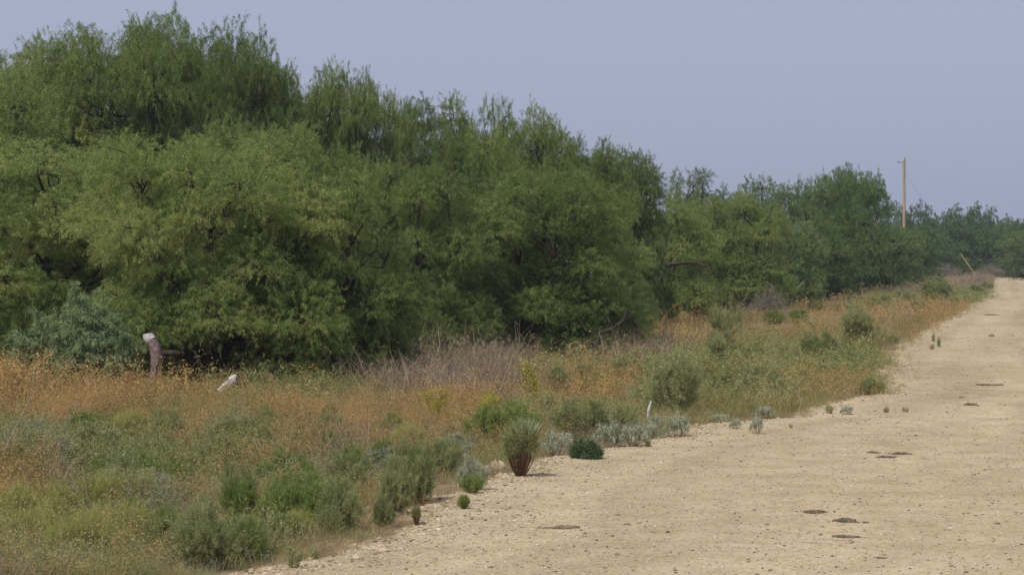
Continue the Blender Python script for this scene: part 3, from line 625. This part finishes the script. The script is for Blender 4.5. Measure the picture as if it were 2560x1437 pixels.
ZONES = [  # kind, px, py, rx px, ry px, weight
 ('orange', 120, 990, 330, 70, 6), ('orange', 470, 1010, 150, 22, 2), ('orange', 960, 1075, 330, 50, 4.5), ('orange', 900, 1130, 200, 40, 3), ('orange', 1250, 1100, 160, 30, 3),
 ('orange', 1480, 975, 120, 40, 4), ('orange', 1620, 860, 200, 35, 4), ('orange', 2000, 770, 150, 28, 5), ('orange', 2150, 830, 260, 34, 3), ('orange', 2330, 785, 130, 24, 3), ('orange', 2120, 1000, 110, 30, 3), ('orange', 60, 1270, 130, 50, 3), ('orange', 420, 1110, 170, 40, 3), ('orange', 650, 1190, 130, 30, 2.5), ('orange', 340, 1400, 110, 40, 2),
 ('orange', 1950, 960, 120, 25, 2), ('orange', 2230, 690, 150, 8, 2), ('orange', 530, 1270, 80, 40, 1.2),
 ('dead', 1130, 975, 170, 38, 4), ('dead', 1560, 890, 110, 40, 3), ('dead', 2400, 698, 190, 14, 6), ('dead', 1930, 790, 80, 14, 3), ('dead', 2250, 722, 120, 14, 2.5), ('dead', 830, 1160, 130, 30, 1.5),
 ('green', 150, 1130, 260, 60, 2.0), ('green', 500, 1170, 260, 80, 2.2), ('green', 720, 1000, 160, 20, 4), ('green', 600, 1040, 300, 14, 2), ('green', 1800, 940, 300, 50, 2), ('green', 2100, 905, 140, 20, 3), ('green', 2350, 745, 120, 14, 3), ('green', 420, 990, 90, 25, 3), ('green', 1750, 1010, 120, 40, 2), ('green', 2130, 770, 120, 12, 3), ('green', 1400, 930, 80, 40, 1.5),
 ('tan', 480, 1310, 120, 50, 4), ('tan', 820, 1380, 220, 40, 5), ('tan', 1050, 1320, 120, 30, 3), ('tan', 1900, 1000, 300, 40, 1.5), ('tan', 1100, 1240, 60, 60, 2),
 ('olive', 150, 1380, 220, 80, 3.5), ('olive', 1900, 1030, 220, 28, 3), ('olive', 2050, 1000, 160, 50, 2), ('olive', 780, 1060, 200, 40, 1.2), ('olive', 1700, 1060, 200, 24, 2), ('olive', 560, 1420, 200, 20, 2), ('olive', 1500, 1060, 160, 20, 2), ('olive', 2050, 850, 200, 40, 1.5),
 ('pale', 120, 1150, 200, 50, 1.8), ('pale', 590, 1100, 90, 22, 4), ('pale', 300, 1280, 260, 60, 1.2), ('pale', 1500, 1100, 200, 30, 2.5), ('pale', 600, 1432, 160, 10, 6), ('pale', 1430, 1060, 120, 20, 2), ('pale', 250, 1425, 160, 16, 2),
]
N0 = 25000
y = 11.0 / (1 - rng.uniform(0, .945, N0) ** .92); eo = edge(y)
xl = np.maximum(-.235 * y - .8, eo - 17); x = xl + (eo + .05 - xl) * rng.uniform(0, 1, N0)
# a ragged strip right along the road edge and on its far side
ye = rng.uniform(10.5, 180, 1500) ** 1; x = np.concatenate([x, edge(ye) - np.abs(rng.normal(0, .35, 1500))]); y = np.concatenate([y, ye])
ye = rng.uniform(10.5, 120, 500); x = np.concatenate([x, edge(ye) + rng.exponential(.18, 500)]); y = np.concatenate([y, ye])
yo = rng.uniform(8, 180, 700); x = np.concatenate([x, edge(yo) + RW + rng.uniform(.1, 3.5, 700)]); y = np.concatenate([y, yo])
jx = edge(y) - x + (vnoise(x, y, .5, 21) - .5) * .5
CLR = [(380, 29.3, 16), (575, 28.0, 34), (1625, 25.0, 16)]; px = CX + F * x / y; jx = jx - 5 * sum(((np.abs(px - c0) < r0) & (y < c1 + .1) & (y > c1 - 3.2)) for c0, c1, r0 in CLR)
k_ = (jx > .0) | ((x - edge(y) < .7) & (rng.random(len(x)) < .35) & (x > edge(y))) | (jx < -RW + .3); x, y = x[k_], y[k_]
px = CX + F * x / y; py = HZ + EYE * F / y
W = np.zeros((len(x), len(KINDS)))
base_w = dict(orange=.45, green=.85, dead=.22, tan=.4, olive=.95, pale=.5)
for i, k in enumerate(KINDS):
    W[:, i] = base_w[k] * (.25 + 2.2 * vnoise(x, y, 1.6, 30 + i) ** 2)
for (k, zx, zy, rx, ry, w) in ZONES: W[:, KINDS.index(k)] += w * np.exp(-((px - zx) / rx) ** 2 - ((py - zy) / ry) ** 2)
off = edge(y) - x
W[:, 3] += 1.2 * np.exp(-(off / .3) ** 2)
W **= 2.2; W /= W.sum(1, keepdims=True)
ch = (W.cumsum(1) > rng.random((len(x), 1))).argmax(1)
z = gz(x, y); z = np.where((off < .45), np.maximum(z, rz(x, y) - .01), z)
lod = np.where(y < 26, 0, np.where(y < 60, 1, 2))
names = dict(orange=('rusty_weeds', 'rusty orange dried weeds filling the verge', 'weeds'), green=('green_forbs', 'low green leafy forbs mixed through the verge', 'forbs'),
             dead=('dead_grass', 'tall grey and tan dead grass in front of the mesquites', 'dead grass'), tan=('dry_grass', 'short tan dry grass along the gravel edge', 'dry grass'),
             olive=('olive_grass', 'olive yellow grass clumps of the verge', 'grass'), pale=('pale_forbs', 'pale grey-green weeds low in the verge', 'weeds'))
for i, k in enumerate(KINDS):
    mb = MB()
    for l in range(3):
        for v in range(5):
            sel = np.where((ch == i) & (lod == l) & (np.arange(len(x)) % 5 == v))[0]
            if not len(sel): continue
            V, Fc, Tn = LIB[k][l][v]; m = len(sel); a = rng.uniform(0, 6.28, m); s = rng.uniform(.55, 1.2, m) * (.75 + .5 * vnoise(x[sel], y[sel], .9, 44)) * (1 + .12 * l)
            s = s * np.where(off[sel] < .4, .55, 1.0) * np.interp(y[sel], [11, 16, 24, 34, 60, 100], [.46, .50, .56, .68, .66, .62]) * np.where(np.isin(k, ['orange', 'dead']), 1.12, np.where(np.isin(k, ['green', 'pale']), 1.15, 1)) * np.clip(rng.lognormal(0, .32, m), .5, 1.9) * (1 + .45 * np.exp(-((px[sel] - 60) / 260) ** 2 - ((y[sel] - 28) / 5) ** 2))
            c, sn = np.cos(a)[:, None], np.sin(a)[:, None]
            hx = s * (1.25 + .45 * l)
            P = np.stack([(V[None, :, 0] * c - V[None, :, 1] * sn) * hx[:, None] + x[sel][:, None], (V[None, :, 0] * sn + V[None, :, 1] * c) * hx[:, None] + y[sel][:, None], V[None, :, 2] * s[:, None] + z[sel][:, None]], -1)
            mb.add(P.reshape(-1, 3), (Fc[None] + (np.arange(m) * len(V))[:, None, None]).reshape(-1, Fc.shape[1]), np.clip(np.tile(Tn, m) + np.repeat(rng.normal(0, .15, m), len(V)), 0, 1))
    nm, lb, ct = names[k]; tag(mb.build(nm, M['g_' + k]), lb, ct, kind='stuff')

# ------------------------------------------------------------------ stumps, stubs, dead stalks
M['stump'] = matte('pinkish_bark', [(0, (.09, .06, .055)), (.5, (.24, .17, .16)), (1, (.48, .40, .38))], 22, 1.0)
M['cut'] = matte('sawn_wood_face', [(0, (.30, .26, .25)), (.5, (.52, .47, .46)), (1, (.72, .68, .66))], 30, .8)
M['log'] = matte('bleached_grey_wood', [(0, (.20, .17, .15)), (.5, (.40, .36, .33)), (1, (.62, .58, .54))], 16, .8, stretch=(1, 1, .4))
M['white'] = matte('bleached_white', [(0, (.40, .39, .39)), (1, (.66, .65, .65))], 12, .2)
rng = np.random.default_rng(70)
def at_px(px, py, d): return np.array([(px - CX) / F * d, d, EYE + (HZ - py) / F * d])
d = 29.3
st = empty('sawn_stump', (*at_px(380, 930, d)[:2], float(gz(at_px(380, 930, d)[0], d))))
tag(st, 'curved pinkish grey sawn mesquite stump with a white top, above the orange weeds', 'stump')
def rel(root, pts): return np.array(pts) - np.array(root.location)
pp = [at_px(a, b, d) for a, b in ((376, 1005), (380, 955), (387, 920), (391, 890), (386, 866), (377, 848))]
mb = MB(); mb.tube(rel(st, pp), [.045, .045, .056, .070, .074, .066], 16, rng.uniform(.3, .7)); mb.build('bark', M['stump'], st, True, .005)
tp = [at_px(a, b, d) for a, b in ((376, 850), (371, 843), (368.5, 834))]
mb = MB(); mb.tube(rel(st, tp), [.068, .064, .050], 14, .6); mb.build('sawn_top', M['cut'], st, False, .006)
pp = [at_px(a, b, d) for a, b in ((392, 888), (410, 884), (430, 882), (452, 886))]; pp[1][1] += .05; pp[3][1] += .2
mb = MB(); mb.tube(rel(st, pp), [.045, .042, .035, .025], 8); mb.build('side_limb', M['bark'], st, True)
d = 28.0
s2 = empty('sawn_log', (*at_px(585, 975, d)[:2], float(gz(at_px(585, 975, d)[0], d)))); tag(s2, 'short bleached sawn log leaning by the dark forked trunk', 'log')
pp = [at_px(a, b, d) for a, b in ((548, 982), (566, 966), (584, 950), (592, 940))]
mb = MB(); mb.tube(rel(s2, pp), [.045, .058, .062, .04], 12, .72); mb.build('wood', M['log'], s2, True)
mb = MB(); mb.tube(rel(s2, [at_px(a, b, d) for a, b in ((592, 940), (600, 958), (612, 985))]), [.05, .05, .06], 10, .5); mb.build('bark', M['bark'], s2, True)
# forked dark trunk in front
x0, d = G(640, 970); ft = empty('forked_trunk', (x0, d, float(gz(x0, d)))); tag(ft, 'dark forked mesquite trunk with a low limb reaching right over the grass', 'tree trunk')
mb = MB()
for pts, r in ((((640, 992), (628, 960), (612, 915), (618, 860), (605, 790)), (.085, .07, .055, .04, .02)), (((640, 985), (655, 940), (668, 912), (690, 860)), (.07, .06, .05, .03)),
               (((664, 915), (690, 938), (722, 948), (758, 950), (800, 944), (850, 936), (905, 925)), (.05, .055, .045, .035, .025, .018, .01)), (((625, 950), (600, 935), (570, 925), (540, 880)), (.04, .035, .03, .015))):
    q = [at_px(a, b, d) for a, b in pts]
    for j in range(1, len(q)): q[j][1] += rng.normal(0, .12)
    mb.tube(rel(ft, q), r, 8)
mb.build('limbs', M['bark'], ft, True)
# limbs seen in gaps of the crowns
def limb(name, lab, d, segs, mat='bark'):
    (px_, py_) = segs[0][0][0]; p0 = at_px(px_, py_, d); o = empty(name, (p0[0], d, float(gz(p0[0], d)))); tag(o, lab, 'branch')
    mb = MB()
    for pts, r in segs:
        q = [at_px(a, b, d) for a, b in pts]
        for j in range(1, len(q)): q[j][1] += rng.normal(0, .1)
        mb.tube(rel(o, q), r, 7)
    mb.build('wood', M[mat], o, True)
limb('arching_trunk', 'dark arching mesquite trunk over the shaded hollow in the right of the middle clump', 59.0, [(((1650, 800), (1640, 760), (1626, 715), (1640, 675), (1680, 660), (1730, 655), (1775, 668)), (.12, .11, .10, .07, .05, .04, .02)), (((1640, 690), (1662, 630), (1672, 560)), (.06, .04, .02))])
limb('curved_limb', 'thin dark curved low limb under the wide front mesquite', 39.3, [(((1480, 905), (1500, 830), (1530, 822), (1560, 800), (1568, 770)), (.05, .035, .035, .03, .015)), (((1515, 824), (1530, 800), (1520, 780)), (.02, .015, .008))])
limb('fallen_branch', 'bare grey branch slanting down to the grass before the far mesquites', 70, [(((1925, 772), (1950, 752), (1985, 728), (2010, 705)), (.045, .04, .03, .02)), (((1955, 750), (1968, 735), (1960, 722)), (.02, .015, .01))], 'twig_grey')
x, d = G(1625, 1050); wsb = empty('white_stub', (x, d, float(gz(x, d)))); tag(wsb, 'small white pointed stub standing in grass before the large airy shrub', 'stub')
mb = MB(); mb.tube([[-.02, 0, -.05], [-.014, 0, .07], [.0, .005, .12], [.010, .005, .155], [.012, 0, .175]], [.013, .017, .016, .011, .005], 10, .7); mb.build('shaft', M['white'], wsb, True)
x, d = G(2105, 738); pk = empty('pink_stake', (x, d, float(gz(x, d)))); tag(pk, 'tiny pink survey stake in the far orange weeds', 'stake')
mb = MB(); mb.tube([[0, 0, -.05], [.01, 0, .45]], [.02, .02], 6); mb.build('stick', M['st_tan'], pk)
mb = MB(); mb.tube([[.01, 0, .45], [.012, 0, .62]], [.035, .035], 6); mb.build('ribbon', matte('pink_ribbon', [(0, (.6, .2, .2)), (1, (.75, .35, .33))], 5, 0), pk)
def stalk(lab, px, py, pts, r, fork=(), mat='st_tan'):
    x, d = G(px, py); o = empty('dead_stalk', (x, d, float(gz(x, d)))); tag(o, lab, 'stalk', 'bare dead stalks in the weeds')
    mb = MB()
    for i, pl in enumerate([pts, *fork]):
        q = [at_px(a, b, d) for a, b in pl]
        for j in range(1, len(q)): q[j][1] += rng.normal(0, .04)
        mb.tube(rel(o, q), np.linspace(r, r * .35, len(q)) * (1 if i == 0 else .6), 5)
    mb.build('stem', M[mat], o)
stalk('long pale dead stalk curving up at the left edge', -10, 1190, ((-12, 1185), (5, 1130), (40, 1065), (75, 1000), (90, 930)), .008)
stalk('pale forked dead twig left of the straight one in the lower left', 168, 1290, ((168, 1285), (150, 1215), (137, 1175), (158, 1135)), .0035, [((152, 1212), (170, 1170), (250, 1110)), ((150, 1212), (185, 1150), (230, 1128))])
stalk('straight pale dead twig right of the forked one in the lower left', 226, 1290, ((228, 1285), (218, 1230), (200, 1165)), .0035, [((232, 1262), (270, 1215), (305, 1155))])
stalk('thin arching dead twig in the green weeds of the lower left', 375, 1240, ((372, 1235), (400, 1215), (440, 1198), (490, 1190)), .003, [((450, 1192), (465, 1205))])
stalk('reddish bare upright stalk rising from the orange weeds', 1118, 1060, ((1118, 1055), (1114, 1010), (1116, 975)), .006, (), 'st_brown')
stalk('tall pale dead stalk before the dead grass', 1098, 1010, ((1098, 1005), (1103, 930), (1130, 860)), .004)
stalk('pale dead stalk in the dark mesquite shade right of the dead grass', 1330, 890, ((1330, 885), (1345, 840), (1360, 800)), .006, [((1338, 860), (1315, 815)), ((1340, 850), (1335, 800))])

# ------------------------------------------------------------------ utility pole and guard
M['pole'] = matte('treated_pine', [(0, (.20, .12, .07)), (.5, (.37, .25, .15)), (1, (.56, .42, .27))], 6, .2, stretch=(1, 1, .15))
M['metal'] = matte('grey_metal', [(0, (.12, .12, .13)), (1, (.25, .25, .26))], 6, 0)
d = 196.0; p0 = at_px(2260, 692, d); zg = float(gz(p0[0], d)); pr = empty('utility_pole', (p0[0], d, zg)); tag(pr, 'bare brown wooden utility pole rising behind the far mesquites', 'pole')
top = at_px(2260, 402, d)[2] - zg
mb = MB(); mb.tube([[0, 0, -.3], [0, 0, top * .4], [-.01, 0, top]], [.145, .13, .11], 14, .55); mb.build('shaft', M['pole'], pr, True)
mb = MB(); mb.tube([[-.10, 0, top - .12], [-.35, 0, top - .15], [-.52, 0, top - .13]], [.03, .03, .03], 6); mb.tube([[-.52, 0, top - .15], [-.52, 0, top - .02]], [.05, .04], 8); mb.build('side_insulator', M['metal'], pr)
mb = MB(); mb.tube([[.03, 0, top - .1], [.06, 0, top + .12]], [.03, .03], 6); mb.tube([[.06, 0, top + .10], [.06, 0, top + .26]], [.06, .05], 8); mb.build('top_insulator', M['metal'], pr)
g0 = at_px(2441, 694, d); g0[2] = float(gz(g0[0], d)); wire_top = np.array([p0[0] + .1, d, zg + top - 1.1])
mb = MB(); mb.tube(rel(pr, [wire_top, (wire_top + g0) / 2, g0]), .007, 5, .2); mb.build('guy_wire', M['metal'], pr)
gd = empty('guy_guard', tuple(g0)); tag(gd, 'slanting yellow plastic guy wire guard near the end of the road', 'guard')
dv = wire_top - g0; dv /= np.linalg.norm(dv); mb = MB(); mb.tube([dv * -.1, dv * 1.2, dv * 2.25], [.045, .045, .04], 8, .6); mb.build('sleeve', matte('yellow_plastic', [(0, (.42, .29, .06)), (1, (.58, .42, .11))], 4, 0), gd, True)

# ------------------------------------------------------------------ clods, rocks on the road
M['clod'] = matte('dark_clod', [(0, (.05, .038, .026)), (.5, (.14, .105, .07)), (1, (.28, .22, .15))], 30, 1)
M['clod2'] = matte('earth_clod', [(0, (.12, .09, .055)), (1, (.30, .23, .15))], 30, 1)
def lump(name, lab, cat, px, py, wpx, hpx, mat, group, n=14, pieces=1):
    x, d = G(px, py); z = float(rz(np.array(x), np.array(d))) if x > edge(d) - .3 else float(gz(x, d)); m = MB(); w = wpx / F * d; h = hpx / F * d * .6
    nu, nv = 18, 6; th = np.linspace(0, 6.283, nu, endpoint=False); Vs = []
    ph = rng.uniform(0, 9, 4)
    for j in range(nv):
        r = math.cos(j / nv * 1.5); hh = math.sin(j / nv * 1.5)
        ra = r * (1 + .28 * np.sin(th * 2 + ph[0]) + .20 * np.sin(th * 5 + ph[1]) + rng.normal(0, .14, nu))
        Vs.append(np.stack([np.cos(th) * ra * w / 2, np.sin(th) * ra * w * .42, h * hh * (1 + .35 * np.sin(th * 3 + ph[2])) + rng.normal(0, h * .10, nu) * (j > 0) - (.01 if j == 0 else 0)], -1))
    V = np.concatenate(Vs + [np.array([[0, 0, h]])]); i = np.arange(nv - 1)[:, None] * nu + np.arange(nu)[None]; jn = np.arange(nv - 1)[:, None] * nu + (np.arange(nu)[None] + 1) % nu
    m.add(V, np.stack([i, jn, jn + nu, i + nu], -1).reshape(-1, 4), .5)
    l = (nv - 1) * nu; m.add(V, [[l + q, l + (q + 1) % nu, nv * nu] for q in range(nu)], .5)
    ns = 34; a = rng.uniform(0, 6.28, ns); rr = (.55 + rng.exponential(.28, ns)) * w * .6
    stones(m, np.cos(a) * rr, np.sin(a) * rr * .8, np.full(ns, .003), rng.uniform(.04, .15, ns) * min(w * .5, .07), np.full(ns, .45))
    o = m.build(name, M[mat]); o.location = (x, d, z); tag(o, lab, cat, group)
gc = 'dark clods lying on the gravel road'
for a in [
 ('dark long clod on the road, uppermost of the three in the lower right', 2036, 1285, 64, 7, 'clod'),
 ('darkest humped clod, middle one of the three in the lower right', 2116, 1310, 46, 13, 'clod'),
 ('tiny clod immediately right of the darkest humped clod', 2165, 1312, 15, 5, 'clod'),
 ('flat dark clod, lowest of the three in the lower right', 2116, 1348, 56, 7, 'clod'),
 ('long dark clod, right one of the cluster in the middle right', 2252, 1140, 42, 7, 'clod'),
 ('dark clod, lowest of the cluster in the middle right', 2213, 1148, 40, 6, 'clod'),
 ('small dark clod, left one of the cluster in the middle right', 2184, 1137, 26, 7, 'clod'),
 ('brown clod on the upper right gravel below two dark dashes', 2428, 1016, 32, 8, 'clod'),
 ('small dark dash on the upper right gravel', 2405, 997, 16, 3, 'clod'),
 ('grey-brown flat mound alone on the left part of the road', 1410, 1325, 62, 10, 'clod2'),
 ('small brown clod right of the grey-brown flat mound', 1568, 1316, 20, 5, 'clod2'),
 ('little brown clod left of the grey-brown flat mound', 1352, 1326, 18, 5, 'clod2'),
 ('thin dark streak of earth on the far right gravel', 2476, 965, 55, 3, 'clod'),
 ('thin dark streak of earth on the road nearer its far end', 2476, 789, 30, 4, 'clod'),
 ('small brown clump on the far right gravel', 2480, 842, 12, 8, 'clod2'),
 ('small black stone on the road in the lower middle', 1669, 1337, 9, 8, 'clod'),
 ('two-lobed dark crumb near the bottom right', 2205, 1403, 24, 4, 'clod'),
 ('brown crumb near the right frame edge', 2495, 1316, 12, 6, 'clod2'),
]: lump('clod', a[0], 'clod', *a[1:], gc)
for a in [('pale limestone rock, left of three behind the pale drooping weed', 1212, 1182, 40, 26), ('pale limestone rock, middle of three beside the brown stemmed shrub', 1242, 1172, 44, 28), ('low pale rock, right of three touching the brown stemmed shrub', 1256, 1190, 36, 18),
          ('pale crumbly rock at the gravel lip near the bottom', 880, 1402, 46, 16), ('flat pale rock on the gravel lip right of the crumbly one', 950, 1384, 60, 12), ('white chalky patch of rock flush in the road at lower right', 2045, 1360, 130, 3), ('pale rock at the gravel edge below the tall sage shrub', 1085, 1275, 40, 14), ('small pale rock left of the two bottom seedlings', 668, 1430, 40, 12)]:
    lump('limestone_rock', a[0], 'rock', *a[1:5], 'stone', 'pale limestone rocks by the gravel edge')

# ------------------------------------------------------------------ air
HAZE = 0.0005
if HAZE:
    mb = MB(); X0, X1, Y0, Y1, Z0, Z1 = -160, 160, -12, 520, -1.2, 16
    c = [(x, y, z) for x in (X0, X1) for y in (Y0, Y1) for z in (Z0, Z1)]
    mb.add(c, [[0, 1, 3, 2], [4, 6, 7, 5], [0, 4, 5, 1], [2, 3, 7, 6], [0, 2, 6, 4], [1, 5, 7, 3]])
    m, N, L = newmat('haze_air'); v = N.new('ShaderNodeVolumePrincipled'); v.inputs['Density'].default_value = HAZE; v.inputs['Color'].default_value = (.80, .86, 1, 1)
    v.inputs['Anisotropy'].default_value = .2; out = N.new('ShaderNodeOutputMaterial'); L.new(v.outputs[0], out.inputs['Volume'])
    tag(mb.build('haze', m), 'thin bluish summer haze over the verge and far trees', 'haze', kind='stuff')
